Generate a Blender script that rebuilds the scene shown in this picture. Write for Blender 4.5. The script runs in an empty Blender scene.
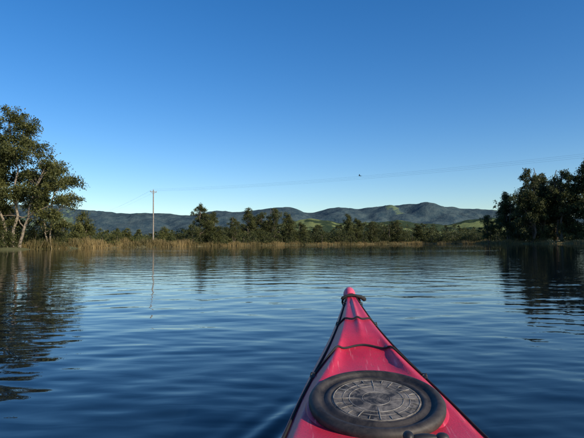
import bpy, math, numpy as np
from mathutils import Matrix, Vector
rs = np.random.RandomState
S = bpy.context.scene
COL = S.collection

# ------------------------------------------------------------------ helpers
def new_obj(name, mesh, parent=None, loc=(0,0,0), rot=(0,0,0), scale=(1,1,1)):
    o = bpy.data.objects.new(name, mesh)
    COL.objects.link(o)
    o.location = loc; o.rotation_euler = rot; o.scale = scale
    if parent: o.parent = parent
    return o

def quad_mesh(name, V, F, mats=(), midx=None, shade=None, smooth=False):
    me = bpy.data.meshes.new(name)
    V = np.asarray(V, dtype=np.float32); F = np.asarray(F, dtype=np.int32)
    n = len(F)
    me.vertices.add(len(V)); me.vertices.foreach_set('co', V.ravel())
    me.loops.add(n*4); me.loops.foreach_set('vertex_index', F.ravel())
    me.polygons.add(n)
    me.polygons.foreach_set('loop_start', np.arange(0, n*4, 4, dtype=np.int32))
    me.polygons.foreach_set('loop_total', np.full(n, 4, dtype=np.int32))
    if midx is not None: me.polygons.foreach_set('material_index', np.asarray(midx, dtype=np.int32))
    if smooth is True: me.polygons.foreach_set('use_smooth', np.ones(n, dtype=bool))
    elif smooth is not False: me.polygons.foreach_set('use_smooth', np.asarray(smooth, dtype=bool))
    me.update(calc_edges=True)
    if shade is not None:
        a = me.attributes.new('shade', 'FLOAT', 'POINT')
        a.data.foreach_set('value', np.asarray(shade, dtype=np.float32))
    for m in mats: me.materials.append(m)
    me.validate()
    return me

def grid_faces(nr, nc, wrap=False):
    r = np.arange(nr-1)[:,None]; c = np.arange(nc if wrap else nc-1)[None,:]
    c2 = (c+1) % nc
    return np.stack([r*nc+c+0*r, r*nc+c2, (r+1)*nc+c2, (r+1)*nc+c+0*r], -1).reshape(-1,4)

def tube(path, rad, sides=6):
    P = np.asarray(path, float); n = len(P)
    rad = np.broadcast_to(np.asarray(rad, float), (n,))
    T = np.gradient(P, axis=0); T /= np.linalg.norm(T,axis=1)[:,None]+1e-9
    ref = np.array([0,0,1.0]) if abs(T[:,2]).mean() < .8 else np.array([1.0,0,0])
    A = np.cross(T, ref); A /= np.linalg.norm(A,axis=1)[:,None]+1e-9
    B = np.cross(T, A)
    th = np.linspace(0, 2*np.pi, sides, endpoint=False)
    V = P[:,None,:] + rad[:,None,None]*(np.cos(th)[None,:,None]*A[:,None,:]+np.sin(th)[None,:,None]*B[:,None,:])
    return V.reshape(-1,3), grid_faces(n, sides, True)

class Build:
    def __init__(s): s.V=[]; s.F=[]; s.M=[]; s.S=[]; s.n=0; s.sm=[]
    def add(s, V, F, m=0, sh=0.5, smooth=True):
        V=np.asarray(V); F=np.asarray(F)
        s.V.append(V); s.F.append(F+s.n); s.n+=len(V)
        s.M.append(np.full(len(F), m)); s.S.append(np.broadcast_to(sh,(len(V),)))
        s.sm.append(np.full(len(F), smooth))
    def mesh(s, name, mats):
        return quad_mesh(name, np.concatenate(s.V), np.concatenate(s.F), mats, np.concatenate(s.M), np.concatenate(s.S), np.concatenate(s.sm))

def mat(name):
    m = bpy.data.materials.new(name); m.use_nodes = True
    nt = m.node_tree
    return m, nt, nt.nodes['Principled BSDF'], nt.nodes, nt.links

def simple(name, col, rough=.5, noise=None, bump=0, nscale=20, col2=None, spec=.5):
    m, nt, b, N, L = mat(name)
    b.inputs['Roughness'].default_value = rough
    b.inputs['Specular IOR Level'].default_value = spec
    tc = N.new('ShaderNodeTexCoord')
    nz = N.new('ShaderNodeTexNoise'); nz.inputs['Scale'].default_value = nscale; nz.inputs['Detail'].default_value = 6
    L.new(tc.outputs['Object'], nz.inputs['Vector'])
    cr = N.new('ShaderNodeValToRGB')
    cr.color_ramp.elements[0].position=.35; cr.color_ramp.elements[1].position=.68
    cr.color_ramp.elements[0].color = (*col,1)
    cr.color_ramp.elements[1].color = (*(col2 or [c*1.4 for c in col]),1)
    L.new(nz.outputs['Fac'], cr.inputs['Fac']); L.new(cr.outputs['Color'], b.inputs['Base Color'])
    if bump:
        bp = N.new('ShaderNodeBump'); bp.inputs['Distance'].default_value = bump; bp.inputs['Strength'].default_value=1
        L.new(nz.outputs['Fac'], bp.inputs['Height']); L.new(bp.outputs['Normal'], b.inputs['Normal'])
    return m

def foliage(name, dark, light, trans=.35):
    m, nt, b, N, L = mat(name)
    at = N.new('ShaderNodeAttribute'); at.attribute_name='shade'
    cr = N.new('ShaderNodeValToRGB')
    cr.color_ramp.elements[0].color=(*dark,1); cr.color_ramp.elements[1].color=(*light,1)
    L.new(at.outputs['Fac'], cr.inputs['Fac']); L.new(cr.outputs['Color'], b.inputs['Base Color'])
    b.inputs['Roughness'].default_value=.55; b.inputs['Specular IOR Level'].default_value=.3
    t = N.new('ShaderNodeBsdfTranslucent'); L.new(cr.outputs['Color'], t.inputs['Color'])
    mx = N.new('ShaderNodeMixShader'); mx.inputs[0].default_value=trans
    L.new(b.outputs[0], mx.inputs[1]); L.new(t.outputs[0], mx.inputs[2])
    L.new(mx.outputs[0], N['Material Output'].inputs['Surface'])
    return m

BARK = simple('pale_bark', (.12,.10,.075), .8, nscale=3, col2=(.30,.25,.19))
BARKD = simple('dark_bark', (.07,.055,.04), .9, nscale=4, col2=(.16,.13,.10))
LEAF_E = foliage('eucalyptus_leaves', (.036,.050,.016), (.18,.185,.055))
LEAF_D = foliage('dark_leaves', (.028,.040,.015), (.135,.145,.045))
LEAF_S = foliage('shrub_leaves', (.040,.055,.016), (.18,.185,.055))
REED = foliage('reed_leaves', (.10,.09,.033), (.38,.28,.12), .3)

# ------------------------------------------------------------------ vegetation
def add_leaves(B, rng, centers, radii, counts, size, m=1, base_shade=None, aspect=.45, flat=.8):
    for i,(c,r,n) in enumerate(zip(centers, radii, counts)):
        n=int(n)
        d = np.clip(rng.normal(size=(n,3))*.50,-1.2,1.2)
        sx_,sy2,sz_=rng.uniform(.7,1.25),rng.uniform(.7,1.25),rng.uniform(.6,1.1)
        P = c + d*np.array([r*sx_,r*sy2,r*flat*sz_])
        P[:,2] -= (d[:,0]**2+d[:,1]**2)*r*.25
        a = rng.normal(size=(n,3)); a[:,2]-=.7; a/=np.linalg.norm(a,axis=1)[:,None]
        b = np.cross(a, rng.normal(size=(n,3))); b/=np.linalg.norm(b,axis=1)[:,None]+1e-9
        s = size*(.5+.9*rng.rand(n))[:,None]
        V = np.stack([P-a*s*.5, P+b*s*aspect*.5, P+a*s*.5, P-b*s*aspect*.5],1).reshape(-1,3)
        F = np.arange(n*4).reshape(-1,4)
        bs = .45 if base_shade is None else base_shade
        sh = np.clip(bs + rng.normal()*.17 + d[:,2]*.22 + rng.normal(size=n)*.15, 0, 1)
        B.add(V, F, m, np.repeat(sh,4), False)

def limb(B, rng, p0, p1, r0, r1, sides=5, bend=.15, n=7):
    p0=np.array(p0,float); p1=np.array(p1,float); L=np.linalg.norm(p1-p0)
    c = (p0*.45+p1*.55)+rng.normal(size=3)*L*bend; c[2]-= L*.06
    t=np.linspace(0,1,n)[:,None]
    P=(1-t)**2*p0+2*t*(1-t)*c+t*t*p1
    P[1:-1]+=rng.normal(size=(n-2,3))*L*.012
    V,F=tube(P, r0+(r1-r0)*t[:,0], sides)
    B.add(V,F,0,.5)
    return P

def tree_into(B, rng, base, H, stems, lobes, clumps, leaves, size, clump_r, tr=.3, shade=None):
    base=np.array(base,float)
    paths=[]
    for (dx,dy,tx,ty,tz) in stems:
        P=limb(B, rng, base+[dx,dy,-.6], base+[tx,ty,tz], tr, tr*.22, 7, .05, 12)
        paths.append(P)
    allP=np.concatenate([p[3:] for p in paths])
    lob=np.array(lobes,float); vol=lob[:,3]*lob[:,4]*lob[:,5]; pr=(vol**.7)/np.sum(vol**.7)
    C=[];R=[];N=[]
    for k in range(len(lob)):
        nk=max(3,int(round(clumps*pr[k])))
        lc=base+lob[k,:3]
        low=allP[(allP[:,2]<lc[2]-.1*H)]
        if len(low)==0: low=allP[:1]
        j=np.argmin(np.linalg.norm(low-lc,axis=1))
        LP=limb(B, rng, low[j], lc, tr*.42, tr*.14, 5, .1, 7)
        for _ in range(nk):
            d=rng.normal(size=3); d/=np.linalg.norm(d); rr=(rng.rand()**.5)*rng.uniform(.8,1.28)
            c=lc+d*rr*lob[k,3:6]
            q=LP[rng.randint(2,7)]
            limb(B, rng, q, c, tr*.11, tr*.03, 3, .12, 4)
            cr_=clump_r*rng.choice([.45,.65,.9,1.3])
            C.append(c); R.append(cr_); N.append(leaves*(cr_/clump_r)**1.5*rng.uniform(.5,1.2))
    add_leaves(B, rng, C, R, N, size, base_shade=shade)

def random_lobes(rng, H, W, cb, n, top_narrow=.5):
    L=[]
    for i in range(n):
        f=(i+.5)/n; z=H*(cb+(1-cb)*(f*.86+.02))
        env=W*.5*(math.sin(math.pi*min(1,(.22+.72*f)))**.7)*(1 if f<.6 else 1-(f-.6)*top_narrow)
        a=rng.rand()*6.28; r=env*.68*rng.rand()**.5 if f<.85 else env*.25
        s=env*(.34+.36*rng.rand())
        L.append((math.cos(a)*r, math.sin(a)*r, z+rng.normal()*H*.03, s, s, s*.9))
    return L

def gum(seed,H,W,cb,nl,clumps,leaves,size,cr,mats,stems=1,tr=None,name='gum',shade=None):
    rng=rs(seed); B=Build()
    st=[]
    for i in range(stems):
        a=rng.rand()*6.28; o=.35*(stems>1)
        st.append((math.cos(a)*o,math.sin(a)*o,math.cos(a)*W*(.12 if stems>1 else .04),math.sin(a)*W*(.12 if stems>1 else .04),H*(.8+.1*rng.rand())))
    tree_into(B,rng,(0,0,0),H,st,random_lobes(rng,H,W,cb,nl),clumps,leaves,size,cr,tr or H*.018,shade)
    return B.mesh(name,mats)

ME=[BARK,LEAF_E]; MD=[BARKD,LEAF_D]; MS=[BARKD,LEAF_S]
rng=rs(14); B=Build()
lobesA=[(-.5,0,19.9,2.2,2.2,1.6),(1.8,.4,18.4,2.0,2.2,1.5),(-3,1,17.0,2.8,2.6,2.0),(1.2,.4,16.0,2.3,2.2,1.7),(3.2,-.5,14.2,2.5,2.4,1.7),(-1,-1.5,13.8,2.9,2.6,1.9),
 (5.5,.2,12.3,2.3,2.2,1.6),(7.2,.3,10.3,1.9,1.8,1.4),(2.6,1.4,11.0,2.5,2.2,1.8),(-4.5,0,12.3,3.2,2.8,2.0),(5.2,-.6,8.8,2.3,2,1.5),(1.0,-1.6,8.6,2.4,2.2,1.6),(-3.8,-1,8.4,2.8,2.4,1.8),(7.2,.6,7.2,1.5,1.5,1.1),(3.4,.4,6.0,2.0,1.5,1.2),(5.8,.3,4.8,1.5,1.3,1.0),(-1.5,1,5.6,2.0,1.6,1.2),(-4.5,1,4.8,2.0,1.6,1.3)]
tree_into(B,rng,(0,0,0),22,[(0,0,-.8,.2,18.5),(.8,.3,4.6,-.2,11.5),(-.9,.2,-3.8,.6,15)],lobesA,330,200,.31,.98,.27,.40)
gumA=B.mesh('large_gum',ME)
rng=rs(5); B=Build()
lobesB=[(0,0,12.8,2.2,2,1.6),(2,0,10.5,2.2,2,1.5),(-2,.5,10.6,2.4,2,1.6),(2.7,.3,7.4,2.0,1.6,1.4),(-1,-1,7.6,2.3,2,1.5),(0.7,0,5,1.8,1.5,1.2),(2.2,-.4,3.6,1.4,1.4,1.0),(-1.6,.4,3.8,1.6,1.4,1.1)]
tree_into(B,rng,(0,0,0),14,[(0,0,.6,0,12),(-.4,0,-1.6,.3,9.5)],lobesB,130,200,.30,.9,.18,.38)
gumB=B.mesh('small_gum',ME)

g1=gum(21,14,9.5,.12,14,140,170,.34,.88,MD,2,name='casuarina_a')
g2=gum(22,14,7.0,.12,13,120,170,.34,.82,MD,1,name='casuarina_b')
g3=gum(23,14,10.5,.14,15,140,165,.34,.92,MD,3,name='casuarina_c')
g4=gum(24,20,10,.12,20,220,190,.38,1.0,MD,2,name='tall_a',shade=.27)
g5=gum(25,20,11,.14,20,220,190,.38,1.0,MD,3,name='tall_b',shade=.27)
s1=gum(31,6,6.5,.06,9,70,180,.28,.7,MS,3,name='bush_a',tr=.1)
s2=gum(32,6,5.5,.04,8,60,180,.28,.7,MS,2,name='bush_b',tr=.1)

def place(name, me, x, y, h, H0, w=1.0, seed=0, z=.5):
    s=h/H0
    return new_obj(name, me, loc=(x,y,z), rot=(0,0,seed*1.7), scale=(s*w,s*w,s))
new_obj('eucalyptus_tree',gumA,loc=(-42.4,77,.5))
new_obj('eucalyptus_tree',gumB,loc=(-40.2,84,.5),rot=(0,0,.3))
place('eucalyptus_tree',gumA,-54,82,21,22,1,2)
place('eucalyptus_tree',gumB,-46.5,80,15,14,1.2,4)
place('eucalyptus_tree',gumB,-45.5,75,13,14,1.1,1)
place('eucalyptus_tree',gumB,-50,72,15,14,1.2,3)
place('eucalyptus_tree',gumB,-62,66,16,14,1.2,5)
place('eucalyptus_tree',gumA,-68,58,20,22,1,1)
for i,(x,y,h,me,H0,w,nm) in enumerate([
 (-43.5,106,7.3,s1,6,.85,'bushy_tree'),(-38,117,4.4,s2,6,1.1,'bushy_tree'),(-34,134,5.0,s1,6,.9,'bushy_tree'),(-47,110,5.2,s2,6,1.2,'bushy_tree'),(-44,96,4.6,s2,6,1.1,'bushy_tree'),
 (-25.5,142,12.6,g1,14,.85,'casuarina_tree'),(-22.6,145,10.6,g2,14,1.05,'casuarina_tree'),(-17.5,152,9.2,g3,14,.85,'casuarina_tree'),
 (-14.6,170,13.8,g2,14,1.1,'casuarina_tree'),(-10.5,173,12,g1,14,.95,'casuarina_tree'),(-6.2,172,13.8,g3,14,.8,'casuarina_tree'),(-1.8,178,12.6,g2,14,1.0,'casuarina_tree'),
 (3.2,184,8.6,g1,14,1.1,'casuarina_tree'),(9,188,8,g3,14,1.0,'casuarina_tree'),(21,190,12.6,g2,14,.9,'casuarina_tree'),(24.5,192,10.6,g1,14,.9,'casuarina_tree'),(31,198,9.6,g3,14,1.0,'casuarina_tree'),(42,204,10,g1,14,1.1,'casuarina_tree'),(50,203,8.6,g2,14,1.2,'casuarina_tree'),
 (60.5,156,9.5,g3,14,1.0,'casuarina_tree'),(64,150,16.5,g5,20,.95,'casuarina_tree'),(66.0,140,23.5,g4,20,.85,'casuarina_tree'),(70.5,143,21.5,g5,20,.9,'casuarina_tree'),
 (73.5,137,22.5,g4,20,.95,'casuarina_tree'),(78.5,133,24,g5,20,1.0,'casuarina_tree'),(85,128,22,g4,20,1.1,'casuarina_tree'),(92,122,22,g5,20,1.1,'casuarina_tree'),(96,108,20,g4,20,1.1,'casuarina_tree'),(77,148,19,g5,20,1.2,'casuarina_tree'),(69,152,15,g1,14,1.2,'casuarina_tree')]):
    place(nm,me,x,y,h,H0,w,i+1)

# ------------------------------------------------------------------ river outline
shore=np.array([(-75,-260),(-66,-60),(-56,10),(-48,50),(-41.5,72),(-39,90),(-37,106),(-33,122),(-24,136),(-14,152),(-2,168),(18,182),(38,194),(52,192),(60,172),(61,152),(68,134),(77,114),(84,70),(88,20),(92,-80),(96,-260)],float)
def resample(P,step):
    d=np.r_[0,np.cumsum(np.linalg.norm(np.diff(P,axis=0),axis=1))]
    t=np.arange(0,d[-1],step); return np.stack([np.interp(t,d,P[:,0]),np.interp(t,d,P[:,1])],1)
sp=resample(shore,1.0)
r0=rs(3); k=np.hanning(15); k/=k.sum()
wig=np.convolve(r0.normal(size=len(sp)),np.hanning(9)/np.hanning(9).sum(),'same')*1.3
sx=np.convolve(np.pad(sp[:,0],7,'edge'),k,'valid'); sy=np.convolve(np.pad(sp[:,1],7,'edge'),k,'valid')
tan=np.stack([np.gradient(sx),np.gradient(sy)],1); tan/=np.linalg.norm(tan,axis=1)[:,None]
nrm=np.stack([-tan[:,1],tan[:,0]],1)
SP=np.stack([sx,sy],1)+nrm*wig[:,None]
def sdist(X,Y):
    """signed distance to the shore, positive on land"""
    Q=np.stack([X.ravel(),Y.ravel()],1); out=np.empty(len(Q)); 
    P=SP[::2]; n2=nrm[::2]
    for i in range(0,len(Q),20000):
        q=Q[i:i+20000]; D=((q[:,None,:]-P[None])**2).sum(-1); j=D.argmin(1)
        s=np.sign(((q-P[j])*n2[j]).sum(1)); out[i:i+20000]=s*np.sqrt(D[np.arange(len(q)),j])
    return out.reshape(X.shape)
def spaced(lo,hi,fine,far,g=1.25):
    a=list(np.arange(lo,hi+fine,fine)); st=fine; x=a[-1]
    while x<far: st*=g; x+=st; a.append(x)
    st=fine; x=a[0]; b=[]
    while x>-far: st*=g; x-=st; b.append(x)
    return np.array(b[::-1]+a)
gx=spaced(-100,120,1.6,9000); gy=spaced(-60,230,1.6,9000)
X,Y=np.meshgrid(gx,gy)
D=np.full(X.shape,60.0); near=(abs(X)<300)&(Y>-260)&(Y<450)
D[near]=sdist(X[near],Y[near])
D=np.where((Y<-255)&(X>-76)&(X<97),-20,D)
Z=np.where(D<0,np.maximum(-2.2,D*.22),.55*(1-np.exp(-D/1.3))+np.clip(D*.006,0,.8))
Z+=np.where(D>0,.08*np.sin(X*.7+Y*.3)*np.sin(Y*.53),0)
GR=simple('grassy_ground',(.06,.075,.022),.9,nscale=.06,col2=(.17,.15,.065))
new_obj('ground',quad_mesh('ground',np.stack([X,Y,Z],-1).reshape(-1,3),grid_faces(len(gy),len(gx)),[GR],smooth=True))

# ------------------------------------------------------------------ water
def water_axis(n,half,k,c=0):
    t=np.linspace(-1,1,n); return c+half*np.sinh(k*t)/math.sinh(k)
wx=water_axis(640,125,6.0,0); wy=water_axis(960,262,7.0,1.8)
WX,WY=np.meshgrid(wx,wy)
dx=np.gradient(wx)[None,:]+0*WX; dy=np.gradient(wy)[:,None]+0*WX
rw=rs(19); H=np.zeros_like(WX)
for i in range(80):
    lam=.10*(10**(rw.rand()*1.0)); th=rw.normal()*.6+.15; kx=math.sin(th)*2*math.pi/lam; ky=math.cos(th)*2*math.pi/lam
    slope=.0058*(lam/.4)**-.10; A=slope*lam/(2*math.pi)
    att=np.clip(1.6-4.2*dy/lam,0,1)*np.clip(1.6-4.2*dx*abs(math.sin(th))/lam,0,1)
    grp=.5+.5*np.sin(WX*(1.8*rw.rand()-.9)+WY*(1.2*rw.rand()-.6)+rw.rand()*6)
    H+=A*att*grp*np.sin(kx*WX+ky*WY+rw.rand()*6.28+.8*np.sin(1.2*WX*rw.rand()+1.3*WY*rw.rand()))
ax=.12; al=math.atan(.058)
lx=(WX-ax)*math.cos(al)-WY*math.sin(al); ly=(WX-ax)*math.sin(al)+WY*math.cos(al)
back=2.15-ly
wd=abs(lx)-.02-back*.36
amp=.006*np.exp(-(wd/.16)**2)*np.clip(back/.4,0,1)*np.exp(-np.clip(back,0,9)/3.2)
H+=amp*np.cos(wd*2*math.pi/.11)
W,nt,b,N,L=mat('river_water')
b.inputs['Base Color'].default_value=(.003,.008,.015,1); b.inputs['Roughness'].default_value=.012; b.inputs['IOR'].default_value=1.333
tc=N.new('ShaderNodeTexCoord')
def noise(scale,vec,det=2,dist=.0):
    mp=N.new('ShaderNodeMapping'); mp.inputs['Scale'].default_value=vec; L.new(tc.outputs['Object'],mp.inputs['Vector'])
    z=N.new('ShaderNodeTexNoise'); z.inputs['Scale'].default_value=scale; z.inputs['Detail'].default_value=det; z.inputs['Distortion'].default_value=dist
    L.new(mp.outputs['Vector'],z.inputs['Vector']); return z
n1=noise(1.4,(.55,1.5,1),2,.6); n2=noise(6.5,(.6,1.3,1),2,.4); n3=noise(.05,(.6,1.6,1),2,.2)
bp1=N.new('ShaderNodeBump'); bp1.inputs['Distance'].default_value=.012
bp2=N.new('ShaderNodeBump'); bp2.inputs['Distance'].default_value=.0038
mr=N.new('ShaderNodeMapRange'); mr.inputs['From Min'].default_value=.35; mr.inputs['From Max'].default_value=.65; mr.inputs['To Min'].default_value=.3; mr.inputs['To Max'].default_value=1
L.new(n3.outputs['Fac'],mr.inputs['Value']); L.new(mr.outputs['Result'],bp1.inputs['Strength']); L.new(mr.outputs['Result'],bp2.inputs['Strength'])
L.new(n1.outputs['Fac'],bp1.inputs['Height']); L.new(n2.outputs['Fac'],bp2.inputs['Height'])
L.new(bp1.outputs['Normal'],bp2.inputs['Normal']); L.new(bp2.outputs['Normal'],b.inputs['Normal'])
new_obj('river_water',quad_mesh('river_water',np.stack([WX,WY,H],-1).reshape(-1,3),grid_faces(len(wy),len(wx)),[W],smooth=True))

# ------------------------------------------------------------------ reeds and bank shrubs
rng=rs(77); B=Build()
def reed_patch(n,sel,off0,off1,h0,h1,sh):
    j=rng.choice(sel,n); t=rng.uniform(off0,off1,n)
    base=np.stack([SP[j,0]+nrm[j,0]*t+rng.uniform(-.6,.6,n),SP[j,1]+nrm[j,1]*t+rng.uniform(-.6,.6,n),np.full(n,.0)],1)
    base[:,2]=.5*(1-np.exp(-np.clip(t,0,9)/1.3))-.1
    hh=rng.uniform(h0,h1,n)*(.7+.45*np.sin(base[:,0]*.55+1)*np.sin(base[:,1]*.37)+.2*np.sin(base[:,0]*1.9+base[:,1]*1.3))
    hh=np.clip(hh,.15,3); a=rng.rand(n)*6.28; w=.03+.04*rng.rand(n)
    wv=np.stack([np.cos(a)*w,np.sin(a)*w,0*a],1); ln=rng.normal(size=(n,3))*.2*hh[:,None]; ln[:,2]=hh
    V=np.stack([base-wv,base+wv,base+ln*.98+wv*.25,base+ln-wv*.25],1).reshape(-1,3)
    s=np.clip(sh+rng.normal(size=n)*.18+.22*np.sin(base[:,0]*.31+base[:,1]*.13)+.12*np.sin(base[:,0]*1.3),0,1)
    B.add(V,np.arange(n*4).reshape(-1,4),0,np.repeat(s,4),False)
xs=SP[:,0]; ys=SP[:,1]
left=np.where((xs<-25)&(ys>78))[0]; mid=np.where((xs>=-25)&(xs<60)&(ys>100))[0]; right=np.where((xs>=59)&(ys>70))[0]; ll=np.where((xs<-41)&(ys>0)&(ys<=80))[0]
reed_patch(24000,left,-.3,9,.7,1.8,.38); reed_patch(13000,mid,-.3,2.5,.5,1.2,.4); reed_patch(12000,right,-.3,3,.5,1.2,.35); reed_patch(6000,ll,-.2,3,.3,.8,.2)
new_obj('reeds',B.mesh('reeds',[REED]))

def shrub_band(name,seed,sel,n,off0,off1,h0,h1,leaves,size,m):
    rng=rs(seed); B=Build(); C=[];R=[];Nn=[]
    for i in range(n):
        j=rng.choice(sel); t=rng.uniform(off0,off1); x=SP[j,0]+nrm[j,0]*t; y=SP[j,1]+nrm[j,1]*t; h=rng.uniform(h0,h1)
        limb(B,rng,(x,y,.2),(x+rng.normal()*.3,y,.4+h*.7),.09,.03,4)
        for q in range(5):
            C.append(np.array([x+rng.normal()*h*.3,y+rng.normal()*h*.3,.4+h*(.15+.19*q)])); R.append(h*(.44-.05*q)); Nn.append(leaves)
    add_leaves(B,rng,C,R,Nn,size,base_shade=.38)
    return new_obj(name,B.mesh(name,m))
shrub_band('riverside_shrubs',41,mid,250,1.5,16,1.6,5.0,110,.36,MD)
shrub_band('riverside_shrubs',42,right,100,2,16,1.5,6,130,.36,MD)
shrub_band('riverside_shrubs',43,left,80,2,24,1.0,3.2,120,.28,MS)
shrub_band('riverside_shrubs',44,np.where((xs<-38)&(ys>20)&(ys<92))[0],120,.8,12,1.2,4.6,150,.28,MD)

def tree_row(name,seed,pts,leaves,size,mats,shade=.35):
    rng=rs(seed); B=Build(); C=[];R=[];Nn=[]
    for (x,y,h) in pts:
        limb(B,rng,(x,y,.3),(x+rng.normal()*.4,y,h*.85),h*.018,h*.006,4)
        w=h*rng.uniform(.22,.38)
        for q in range(10):
            f=.12+.84*(q/10); e=w*math.sin(math.pi*min(.98,.28+.68*(q/10)))
            C.append(np.array([x+rng.normal()*e*.6,y+rng.normal()*e*.6,h*f+rng.normal()*h*.03])); R.append(max(.5,e*.75)); Nn.append(leaves)
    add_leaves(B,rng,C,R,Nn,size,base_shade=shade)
    return new_obj(name,B.mesh(name,mats))
r=rs(9); pts=[]
for i in range(92):
    x=r.uniform(-6,84); hh=np.interp(x,[-6,2,18,24,34,50,64,80],[8,7.6,7.6,9.6,9.8,9,7.4,7])*r.uniform(.65,1.15)
    pts.append((x,207+r.uniform(-7,22),hh))
tree_row('distant_tree_line',51,pts,80,.48,MD,.38)
pts=[(r.uniform(-110,-26),r.uniform(185,260),r.uniform(4,8.5)) for i in range(60)]+[(r.uniform(-330,-30),r.uniform(330,480),r.uniform(5,11)) for i in range(170)]
tree_row('distant_tree_line',52,pts,42,.8,MD,.42)
pts=[(r.uniform(-40,420),r.uniform(360,520),r.uniform(5,11)) for i in range(150)]
tree_row('distant_tree_line',53,pts,36,1.0,MD,.42)

# ------------------------------------------------------------------ hills
def hill(name,prof,D0,Wd,rough,mats,seed,nu=900,nv=90,crest=0.0):
    r=rs(seed); P=np.array(prof); u=np.linspace(-700,1300,nu); e=np.interp(u,P[:,0],P[:,1])
    kk=np.hanning(7); kk/=kk.sum(); e=np.convolve(np.pad(e,3,'edge'),kk,'valid')
    e=e+crest*(np.convolve(r.normal(size=nu),[.25,.5,.25],'same')+2.2*np.convolve(r.normal(size=nu),np.hanning(13)/np.hanning(13).sum(),'same'))
    az=np.arctan((u-292)/506.); t=np.linspace(0,1,nv)
    A,T=np.meshgrid(az,t); E=e[None,:]+0*T
    R=(D0+Wd*T)/np.maximum(.25,np.cos(A))
    x=np.sin(A)*R; y=np.cos(A)*R
    sh=np.where(T<.7,np.sin(T/.7*math.pi/2)**1.25,np.cos((T-.7)/.3*math.pi/2))
    ridge=E*(D0+.7*Wd)
    nz=np.zeros_like(x)
    for i in range(28):
        lam=Wd*.6*(.84**i); th=r.rand()*6.28
        nz+= (lam/Wd)*(np.abs(np.sin(x*math.cos(th)*3.14/lam+y*math.sin(th)*3.14/lam+r.rand()*6+1.2*np.sin(x/lam+r.rand()*6)))-.6)
    z=ridge*sh*(1+rough*nz*(1-.9*np.clip((T-.40)/.25,0,1)))+nz*rough*ridge*.04
    z[0]=-2; z[-1]=-2
    return new_obj(name,quad_mesh(name,np.stack([x,y,z],-1).reshape(-1,3),grid_faces(nv,nu),mats,smooth=True))
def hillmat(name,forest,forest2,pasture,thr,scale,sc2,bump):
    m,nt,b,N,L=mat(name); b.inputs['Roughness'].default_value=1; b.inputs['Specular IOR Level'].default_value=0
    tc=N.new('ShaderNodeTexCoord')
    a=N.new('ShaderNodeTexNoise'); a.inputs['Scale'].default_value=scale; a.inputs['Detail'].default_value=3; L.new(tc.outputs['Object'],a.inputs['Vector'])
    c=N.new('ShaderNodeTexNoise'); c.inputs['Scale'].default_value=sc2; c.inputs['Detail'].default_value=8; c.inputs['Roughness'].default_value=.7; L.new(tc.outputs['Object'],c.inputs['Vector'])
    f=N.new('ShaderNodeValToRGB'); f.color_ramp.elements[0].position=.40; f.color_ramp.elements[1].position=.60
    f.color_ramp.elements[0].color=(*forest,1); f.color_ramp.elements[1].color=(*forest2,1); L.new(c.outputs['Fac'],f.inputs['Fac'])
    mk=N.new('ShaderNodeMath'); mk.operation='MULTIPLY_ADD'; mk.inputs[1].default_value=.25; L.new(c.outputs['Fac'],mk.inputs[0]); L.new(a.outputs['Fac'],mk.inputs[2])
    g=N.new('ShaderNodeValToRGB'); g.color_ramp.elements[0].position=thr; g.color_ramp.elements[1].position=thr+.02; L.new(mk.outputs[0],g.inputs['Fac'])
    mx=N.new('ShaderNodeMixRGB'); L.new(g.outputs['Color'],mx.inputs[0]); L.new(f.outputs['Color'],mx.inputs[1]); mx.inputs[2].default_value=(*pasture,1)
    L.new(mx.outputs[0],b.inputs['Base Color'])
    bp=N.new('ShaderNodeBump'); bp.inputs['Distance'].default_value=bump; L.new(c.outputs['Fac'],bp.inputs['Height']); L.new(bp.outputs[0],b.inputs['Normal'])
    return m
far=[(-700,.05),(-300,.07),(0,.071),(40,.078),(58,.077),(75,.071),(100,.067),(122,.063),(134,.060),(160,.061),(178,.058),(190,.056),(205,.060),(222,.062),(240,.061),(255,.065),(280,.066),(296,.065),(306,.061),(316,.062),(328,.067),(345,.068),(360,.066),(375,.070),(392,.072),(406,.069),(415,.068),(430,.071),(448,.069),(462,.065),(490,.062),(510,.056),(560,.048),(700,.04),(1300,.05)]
hill('distant_hills',far,4200,1800,.30,[hillmat('far_forest_haze_tint',(.038,.070,.092),(.078,.115,.125),(.13,.18,.11),.73,.0018,.012,22)],1,crest=.0005)  # aerial haze painted into the forest base colours as a blue tint
midp=[(-700,.012),(0,.012),(120,.014),(200,.018),(262,.028),(290,.040),(312,.047),(326,.045),(340,.038),(370,.040),(400,.042),(425,.036),(445,.034),(462,.040),(480,.044),(500,.044),(530,.036),(600,.03),(1300,.03)]
hill('pasture_hills',midp,1300,900,.22,[hillmat('hill_pasture',(.030,.052,.034),(.062,.088,.046),(.19,.225,.09),.655,.0065,.05,6)],2,crest=.0007)

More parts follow.
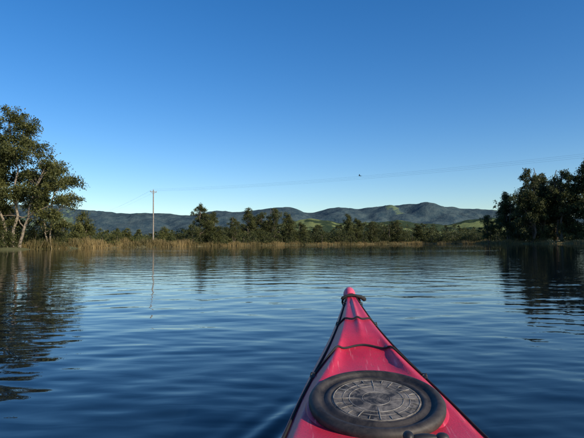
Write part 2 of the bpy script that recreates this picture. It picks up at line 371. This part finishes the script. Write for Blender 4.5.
# ------------------------------------------------------------------ power poles and wires
WOOD=simple('weathered_timber',(.20,.17,.14),.85,nscale=5,col2=(.36,.32,.27))
MET=simple('dark_wire',(.05,.05,.05),.5); CER=simple('insulator_glaze',(.25,.22,.2),.3)
def power_pole(x,y,h,yaw):
    e=new_obj('power_pole',None,loc=(x,y,.3),rot=(0,0,yaw))
    B=Build(); V,F=tube([(0,0,-1),(0,0,h*.5),(0,0,h)],[.19,.16,.13],10); B.add(V,F)
    V,F=tube([(0,0,h),(0,0,h+.02)],[.13,.001],10); B.add(V,F)
    new_obj('pole_shaft',B.mesh('pole_shaft',[WOOD]),e)
    B=Build()
    V,F=tube([(-1.0,0,h-.45),(1.0,0,h-.45)],[.08,.08],4); B.add(V,F,0,.5,False)
    V,F=tube([(-.7,.02,h-.45),(0,.1,h-1.1)],[.03,.03],4); B.add(V,F,0,.5,False)
    V,F=tube([(.7,.02,h-.45),(0,.1,h-1.1)],[.03,.03],4); B.add(V,F,0,.5,False)
    new_obj('crossarm',B.mesh('crossarm',[WOOD]),e)
    B=Build()
    for px in (-.9,.9,0):
        zb=h-.40 if px else h
        V,F=tube([(px,0,zb),(px,0,zb+.08),(px,0,zb+.12),(px,0,zb+.2),(px,0,zb+.24)],[.03,.07,.04,.065,.01],8); B.add(V,F)
    new_obj('insulators',B.mesh('insulators',[CER]),e)
    return e
PA=(-34.3,125); PB=(92,30); PC=(-118,262)
dirv=np.array([PB[0]-PA[0],PB[1]-PA[1]],float); dirv/=np.linalg.norm(dirv); pr=np.array([-dirv[1],dirv[0]])
yaw=math.atan2(pr[1],pr[0])
power_pole(*PA,13.8,yaw); power_pole(*PB,14.6,yaw); power_pole(*PC,13.8,yaw+.2)
B=Build()
for off,dz in ((-.9,-.15),(.9,-.15),(0,.24)):
    for (a,za),(c,zc),sag in (((PA,14.1),(PB,14.9),2.3),((PA,14.1),(PC,14.1),2.6)):
        t=np.linspace(0,1,60); q=np.stack([a[0]+(c[0]-a[0])*t+pr[0]*off,a[1]+(c[1]-a[1])*t+pr[1]*off,za+(zc-za)*t+dz-sag*4*t*(1-t)],1)
        V,F=tube(q,.006,4); B.add(V,F)
new_obj('power_lines',B.mesh('power_lines',[MET]))

# ------------------------------------------------------------------ bird
BIRD=simple('dark_plumage',(.02,.02,.022),.7)
B=Build()
V,F=tube([(0,-.24,0),(0,-.16,0),(0,-.05,-.005),(0,.06,0),(0,.13,.015),(0,.17,.02),(0,.21,.015)],[.004,.03,.05,.045,.028,.027,.003],8); B.add(V,F)
for s in (-1,1):
    st=[(0,.05,.02,.13),(.12,.07,.07,.13),(.24,.05,.10,.11),(.36,-.02,.09,.07),(.46,-.10,.07,.015)]
    V=[]
    for (x,y,z,c) in st: V+= [(s*x,y,z),(s*x,y-c,z-.008)]
    V=np.array(V); F=[(2*i,2*i+1,2*i+3,2*i+2) for i in range(4)]; B.add(V,F)
V=np.array([(-.02,-.2,0),(.02,-.2,0),(.06,-.34,0),(-.06,-.34,0)]); B.add(V,[(0,1,2,3)])
new_obj('flying_bird',B.mesh('flying_bird',[BIRD]),loc=(8.1,60,8.6),rot=(.1,.25,1.2),scale=(.85,.85,.85))

# ------------------------------------------------------------------ kayak
kay=new_obj('kayak',None,loc=(.12,0,0),rot=(0,0,-al))
KS=[-2.25,-2.0,-1.6,-1.0,-.4,0,.35,.7,1.01,1.2,1.37,1.6,1.8,2.05,2.18,2.27]
KW=[.015,.09,.19,.27,.298,.298,.285,.250,.207,.185,.162,.125,.0875,.045,.028,.018]
KG=[.30,.26,.22,.20,.20,.20,.20,.203,.21,.219,.232,.252,.28,.330,.350,.358]
KD=[.32,.285,.255,.25,.25,.26,.27,.245,.228,.254,.282,.318,.345,.373,.385,.390]
KK=[.10,-.02,-.09,-.12,-.13,-.13,-.13,-.12,-.11,-.10,-.085,-.04,.03,.17,.27,.33]
KP=[.4,.4,.5,.6,.7,.75,.78,.82,.84,.80,.62,.50,.45,.45,.5,.5]
sy_=np.linspace(KS[0],KS[-1],260)
def smooth_prof(a,w=9):
    v=np.interp(sy_,KS,a); k=np.hanning(w+2)[1:-1]; k/=k.sum(); n=w//2
    vv=np.pad(v,n,mode='reflect',reflect_type='odd'); return np.convolve(vv,k,'valid')
PW,PG,PD,PK,PP=[smooth_prof(a,13) for a in (KW,KG,KD,KK,KP)]
def prof(s): return [np.interp(s,sy_,p) for p in (PW,PG,PD,PK,PP)]
def deck_fz(f,p,s,h):
    f=abs(f); xs=[0,p*.5,p*.8,p,p+(1-p)*.22,p+(1-p)*.6,p+(1-p)*.9,1]; zs=[1.0,.985,.985,.95,.74,.36,.08,0]
    z=np.interp(f,xs,zs)
    dip=.020*math.exp(-((s-1.42)/.13)**2)*max(0,1-(f/(p*.9))**8)
    rib=.007*math.exp(-(f/.10)**2)*min(1,max(0,(s-1.55)/.15))*min(1,max(0,(2.1-s)/.1))
    return z*h-dip+rib
def deck_pt(s,f,off=0.0):
    w,g,d,k_,p=prof(s); return np.array([f*w,s,g+deck_fz(f,p,s,d-g)+off])
rows=[]
hullf=[(.0,0),(.35,.03),(.62,.10),(.84,.27),(.95,.52),(.985,.8),(.99,.90),(1.02,.93),(1.022,.965),(1.0,.985)]
NF=81
for s in sy_:
    w,g,d,k_,p=prof(s)
    ring=[(w*a,s,k_+(g-k_)*b_) for a,b_ in hullf]
    fs=np.linspace(1,-1,NF)
    ring+=[(w*f,s,g+deck_fz(f,p,s,d-g)) for f in fs]
    ring+=[(-w*a,s,k_+(g-k_)*b_) for a,b_ in hullf[::-1][:-1]]
    rows.append(ring)
R=np.array(rows); nr,nc=R.shape[:2]
F=grid_faces(nr,nc,True)
cent=R.reshape(-1,3)[F].mean(1)
fi=np.arange(len(F))%nc
ck=-.12; ca=.42; cbx=.205
isdeck=(fi>=len(hullf))&(fi<len(hullf)+NF-1)
hole=isdeck&((((cent[:,1]-ck)/ca)**2+(cent[:,0]/cbx)**2)<1)
F=F[~hole][:,::-1]
K,nt,b,N,L=mat('red_polyethylene'); tc=N.new('ShaderNodeTexCoord')
n=N.new('ShaderNodeTexNoise'); n.inputs['Scale'].default_value=7; n.inputs['Detail'].default_value=8; n.inputs['Roughness'].default_value=.65; L.new(tc.outputs['Object'],n.inputs['Vector'])
c=N.new('ShaderNodeValToRGB'); c.color_ramp.elements[0].position=.3; c.color_ramp.elements[1].position=.75
c.color_ramp.elements[0].color=(.42,.011,.036,1); c.color_ramp.elements[1].color=(.62,.038,.080,1); L.new(n.outputs['Fac'],c.inputs['Fac'])
mp=N.new('ShaderNodeMapping'); mp.inputs['Scale'].default_value=(90,5,30); mp.inputs['Rotation'].default_value=(0,0,.35); L.new(tc.outputs['Object'],mp.inputs['Vector'])
sc=N.new('ShaderNodeTexNoise'); sc.inputs['Scale'].default_value=1.3; sc.inputs['Detail'].default_value=4; L.new(mp.outputs[0],sc.inputs['Vector'])
sr=N.new('ShaderNodeValToRGB'); sr.color_ramp.elements[0].position=.62; sr.color_ramp.elements[1].position=.74; L.new(sc.outputs['Fac'],sr.inputs['Fac'])
sv=N.new('ShaderNodeMath'); sv.operation='MULTIPLY'; sv.inputs[1].default_value=.5; L.new(sr.outputs['Color'],sv.inputs[0])
mx=N.new('ShaderNodeMixRGB'); L.new(sv.outputs[0],mx.inputs[0]); L.new(c.outputs['Color'],mx.inputs[1]); mx.inputs[2].default_value=(.75,.26,.30,1)
dn=N.new('ShaderNodeTexNoise'); dn.inputs['Scale'].default_value=95; dn.inputs['Detail'].default_value=5; L.new(tc.outputs['Object'],dn.inputs['Vector'])
dr=N.new('ShaderNodeValToRGB'); dr.color_ramp.elements[0].position=.58; dr.color_ramp.elements[1].position=.70; L.new(dn.outputs['Fac'],dr.inputs['Fac'])
dm=N.new('ShaderNodeMath'); dm.operation='MULTIPLY'; dm.inputs[1].default_value=.5; L.new(dr.outputs['Color'],dm.inputs[0])
mx2=N.new('ShaderNodeMixRGB'); L.new(dm.outputs[0],mx2.inputs[0]); L.new(mx.outputs[0],mx2.inputs[1]); mx2.inputs[2].default_value=(.20,.06,.05,1)
L.new(mx2.outputs[0],b.inputs['Base Color'])
rm=N.new('ShaderNodeMapRange'); rm.inputs['To Min'].default_value=.24; rm.inputs['To Max'].default_value=.50; L.new(n.outputs['Fac'],rm.inputs['Value']); L.new(rm.outputs[0],b.inputs['Roughness'])
fb=N.new('ShaderNodeTexNoise'); fb.inputs['Scale'].default_value=260; L.new(tc.outputs['Object'],fb.inputs['Vector'])
bp=N.new('ShaderNodeBump'); bp.inputs['Distance'].default_value=.0006; L.new(fb.outputs['Fac'],bp.inputs['Height']); L.new(bp.outputs[0],b.inputs['Normal'])
BLK=simple('black_rubber',(.012,.012,.013),.55,nscale=25,col2=(.035,.033,.031))
CORD=simple('black_cord',(.012,.012,.012),.8,nscale=60)
PINK=simple('sun_faded_plastic',(.60,.05,.12),.45,nscale=14,col2=(.74,.19,.26))
CHALK=simple('worn_paint',(.045,.043,.040),.7,nscale=45,col2=(.34,.32,.29))
new_obj('hull_and_deck',quad_mesh('hull_and_deck',R.reshape(-1,3),F,[K],smooth=True),kay)
B=Build()
def ell(c,r,n=12,m=20):
    th=np.linspace(0.001,math.pi-.001,n); ph=np.linspace(0,2*math.pi,m,endpoint=False); T,Pp=np.meshgrid(th,ph,indexing='ij')
    V=np.stack([c[0]+r[0]*np.sin(T)*np.cos(Pp),c[1]+r[1]*np.cos(T),c[2]+r[2]*np.sin(T)*np.sin(Pp)],-1).reshape(-1,3); return V,grid_faces(n,m,True)
V,F2=ell((0,2.25,.372),(.0265,.055,.034)); B.add(V,F2)
V,F2=ell((0,-2.24,.285),(.02,.04,.04)); B.add(V,F2)
new_obj('nose_cap',B.mesh('nose_cap',[PINK]),kay)
def lathe(profile,m=96):
    th=np.linspace(0,2*math.pi,m,endpoint=False); p=np.array(profile)
    V=np.stack([p[:,0][:,None]*np.cos(th),p[:,0][:,None]*np.sin(th),p[:,1][:,None]+0*th],-1).reshape(-1,3)
    return V,grid_faces(len(p),m,True)
def dusty(name,base,dust,sc,lo,hi):
    HM,nt,b,N,L=mat(name); tc=N.new('ShaderNodeTexCoord')
    n=N.new('ShaderNodeTexNoise'); n.inputs['Scale'].default_value=sc; n.inputs['Detail'].default_value=8; n.inputs['Roughness'].default_value=.72; n.inputs['Distortion'].default_value=.5; L.new(tc.outputs['Object'],n.inputs['Vector'])
    r_=N.new('ShaderNodeValToRGB'); r_.color_ramp.elements[0].position=lo; r_.color_ramp.elements[1].position=hi
    r_.color_ramp.elements[0].color=(*base,1); r_.color_ramp.elements[1].color=(*dust,1)
    L.new(n.outputs['Fac'],r_.inputs['Fac']); L.new(r_.outputs['Color'],b.inputs['Base Color']); b.inputs['Roughness'].default_value=.6
    bp=N.new('ShaderNodeBump'); bp.inputs['Distance'].default_value=.001; L.new(n.outputs['Fac'],bp.inputs['Height']); L.new(bp.outputs[0],b.inputs['Normal'])
    return HM
HR=dusty('hatch_rubber',(.012,.011,.011),(.075,.064,.055),24,.40,.78)
HF=dusty('dusty_hatch_face',(.018,.017,.016),(.24,.215,.18),26,.42,.66)
tilt=math.radians(9.5)
hat=new_obj('hatch_cover',None,kay,loc=(-.006,1.115,.243),rot=(tilt,0,0))
B=Build()
V,F2=lathe([(.120,-.02),(.136,.000),(.143,.004),(.1455,.010),(.1455,.018),(.142,.024),(.135,.027),(.128,.0265),(.124,.023),(.121,.0195),(.115,.0185),(.110,.020),(.106,.0235),(.102,.0245),(.099,.023),(.097,.020)]); B.add(V,F2)
new_obj('rubber_lid',B.mesh('rubber_lid',[HR]),hat)
B=Build(); V,F2=lathe([(.0985,.016),(.097,.0205),(.09,.0212),(.06,.0218),(.03,.0222),(.0005,.0222)]); B.add(V,F2)
new_obj('lid_face',B.mesh('lid_face',[HF]),hat)
B=Build()
for i in range(24):
    a=i*math.pi/12; c_,s_=math.cos(a),math.sin(a); r1,r2=(.034,.090) if i%6==0 else ((.060,.090) if i%2==0 else (.076,.090))
    V,F2=tube([(c_*r1,s_*r1,.0215),(c_*(r1+r2)/2,s_*(r1+r2)/2,.0222),(c_*r2,s_*r2,.0215)],[.0008,.0014,.0010],6); B.add(V,F2)
for rad in (.030,.058):
    th=np.linspace(0,2*math.pi,49); V,F2=tube(np.stack([np.cos(th)*rad,np.sin(th)*rad,.0218+0*th],1),.0011,6); B.add(V,F2)
for rad in (.072,.092):
    th=np.linspace(0,2*math.pi,73); V,F2=tube(np.stack([np.cos(th)*rad,np.sin(th)*rad,.0214+0*th],1),.0010,6); B.add(V,F2)
new_obj('moulded_ribs',B.mesh('moulded_ribs',[CHALK]),hat)
B=Build(); V,F2=lathe([(.152,-.022),(.154,-.004),(.149,.003),(.14,.004)]); B.add(V,F2)
new_obj('hatch_rim',B.mesh('hatch_rim',[K]),hat)
def spline(pts,n=60):
    P=np.array(pts,float); t=np.linspace(0,len(P)-1,n); out=[]
    for x in t:
        i=min(int(x),len(P)-2); u=x-i; p0=P[max(i-1,0)];p1=P[i];p2=P[i+1];p3=P[min(i+2,len(P)-1)]
        out.append(.5*((2*p1)+(-p0+p2)*u+(2*p0-5*p1+4*p2-p3)*u*u+(-p0+3*p1-3*p2+p3)*u**3))
    return np.array(out)
def deck_cord(pts,rad=.0030,n=80):
    q=spline(pts,n); return tube(np.array([deck_pt(s,f,rad+.001) for s,f in q]),rad,7)
B=Build()
for sgn in (-1,1):
    V,F2=deck_cord([(2.13,sgn*.5),(2.0,sgn*.66),(1.8,sgn*.74),(1.6,sgn*.80),(1.36,sgn*.90),(1.1,sgn*.955),(.85,sgn*.94)]); B.add(V,F2)
V,F2=deck_cord([(1.80,-.74),(1.76,-.4),(1.745,0),(1.76,.4),(1.80,.74)]); B.add(V,F2)
V,F2=deck_cord([(1.36,-.90),(1.47,-.6),(1.52,0),(1.47,.6),(1.36,.90)]); B.add(V,F2)
new_obj('deck_lines',B.mesh('deck_lines',[CORD]),kay)
B=Build()
for (s,f) in [(1.80,.74),(1.36,.90),(2.02,.64),(.9,.94)]:
    for sgn in (-1,1):
        c0=deck_pt(s,sgn*f,.003)
        V,F2=ell(c0,(.008,.018,.005),8,12); B.add(V,F2)
        V,F2=tube([c0+[-.006,0,0],c0+[-.004,0,.009],c0+[.004,0,.009],c0+[.006,0,0]],.0025,6); B.add(V,F2)
new_obj('pad_eyes',B.mesh('pad_eyes',[BLK]),kay)
B=Build()
th=np.linspace(0,2*math.pi,40); q=np.stack([.036*np.cos(th),2.115+.010*np.sin(th*2)+0*th,.357+.028*np.sin(th)],1)
V,F2=tube(q,.0045,8); B.add(V,F2)
V,F2=tube(q+[0,.015,.001],.0035,8); B.add(V,F2)
V,F2=tube([(-.042,2.10,.370),(-.036,2.10,.374),(-.015,2.10,.384),(.015,2.10,.385),(.040,2.11,.377),(.056,2.115,.366),(.060,2.117,.362)],[.003,.007,.005,.005,.008,.009,.003],10); B.add(V,F2)
new_obj('carry_toggle',B.mesh('carry_toggle',[CORD]),kay)
B=Build()
q=np.array([deck_pt(s,f,.008) for s,f in spline([(.90,-.15),(.885,.1),(.87,.32),(.885,.52)],24)])
wv=np.array([0,.011,0]); V=np.concatenate([q-wv,q+wv]); n_=len(q); B.add(V,[(i,i+1,n_+i+1,n_+i) for i in range(n_-1)])
c0=deck_pt(.925,.28,.020)
for k2,(o1,r1) in enumerate((((0,0,0),(.026,.010,.007)),((-.030,0,.002),(.010,.014,.009)),((.030,0,.001),(.012,.012,.008)))):
    V,F2=ell(c0+np.array(o1),r1,8,14); B.add(V,F2)
new_obj('hatch_strap',B.mesh('hatch_strap',[BLK]),kay)
B=Build(); th=np.linspace(0,2*math.pi,97)
def ring(sc,off): return np.array([[cbx*sc*math.cos(a),ck+ca*sc*math.sin(a),deck_pt(ck+ca*sc*math.sin(a),min(1,max(-1,cbx*sc*math.cos(a)/prof(ck+ca*sc*math.sin(a))[0])))[2]+off] for a in th])
Rr=np.stack([ring(1.08,.002),ring(1.06,.02),ring(1.10,.026),ring(1.09,.032),ring(1.0,.032),ring(.97,.02),ring(.96,-.03)],0)
B.add(Rr.reshape(-1,3),grid_faces(7,97)); new_obj('cockpit_coaming',B.mesh('cockpit_coaming',[BLK]),kay)
B=Build(); uu=np.linspace(-1,1,15); vv=np.linspace(0,1,16); U,Vv=np.meshgrid(uu,vv)
zz=np.where(Vv<.6,-.06+.05*U**2+.03*(Vv-.3)**2,-.06+.05*U**2+(Vv-.6)*.7); yy=-.12-.38*Vv+0*U
B.add(np.stack([U*.18,yy,zz],-1).reshape(-1,3),grid_faces(16,15)); new_obj('seat',B.mesh('seat',[BLK]),kay)

# ------------------------------------------------------------------ light
SUN_EL=math.radians(25); SUN_AZ=math.radians(128)   # azimuth clockwise from +Y
w=bpy.data.worlds.new('World'); S.world=w; w.use_nodes=True; nt=w.node_tree; N=nt.nodes; L=nt.links
sky=N.new('ShaderNodeTexSky'); sky.sky_type='NISHITA'; sky.sun_disc=False; sky.sun_elevation=SUN_EL; sky.sun_rotation=SUN_AZ
sky.altitude=0; sky.air_density=1.0; sky.dust_density=.4; sky.ozone_density=3.2
hs=N.new('ShaderNodeHueSaturation'); hs.inputs['Hue'].default_value=.507; hs.inputs['Saturation'].default_value=1.33; hs.inputs['Value'].default_value=1.08
L.new(sky.outputs[0],hs.inputs['Color']); L.new(hs.outputs[0],N['Background'].inputs['Color']); N['Background'].inputs['Strength'].default_value=.14
sl=bpy.data.lights.new('sun','SUN'); sl.energy=5.0; sl.angle=math.radians(.5); sl.color=(1,.86,.66)
so=bpy.data.objects.new('sun',sl); COL.objects.link(so)
dv=Vector((math.sin(SUN_AZ)*math.cos(SUN_EL),math.cos(SUN_AZ)*math.cos(SUN_EL),math.sin(SUN_EL)))
so.rotation_euler=dv.to_track_quat('Z','Y').to_euler(); so.location=(30,-10,40)

# ------------------------------------------------------------------ camera
cam=bpy.data.cameras.new('camera'); cam.sensor_width=36; cam.lens=31.2; cam.clip_start=.05; cam.clip_end=30000
co=bpy.data.objects.new('camera',cam); COL.objects.link(co)
M=Matrix.Rotation(math.radians(90+2.77),4,'X')@Matrix.Rotation(math.radians(-.45),4,'Z')
co.matrix_world=Matrix.Translation((0,0,.6))@M
S.camera=co
S.view_settings.view_transform='Standard'; S.view_settings.look='None'; S.view_settings.exposure=0; S.view_settings.gamma=1
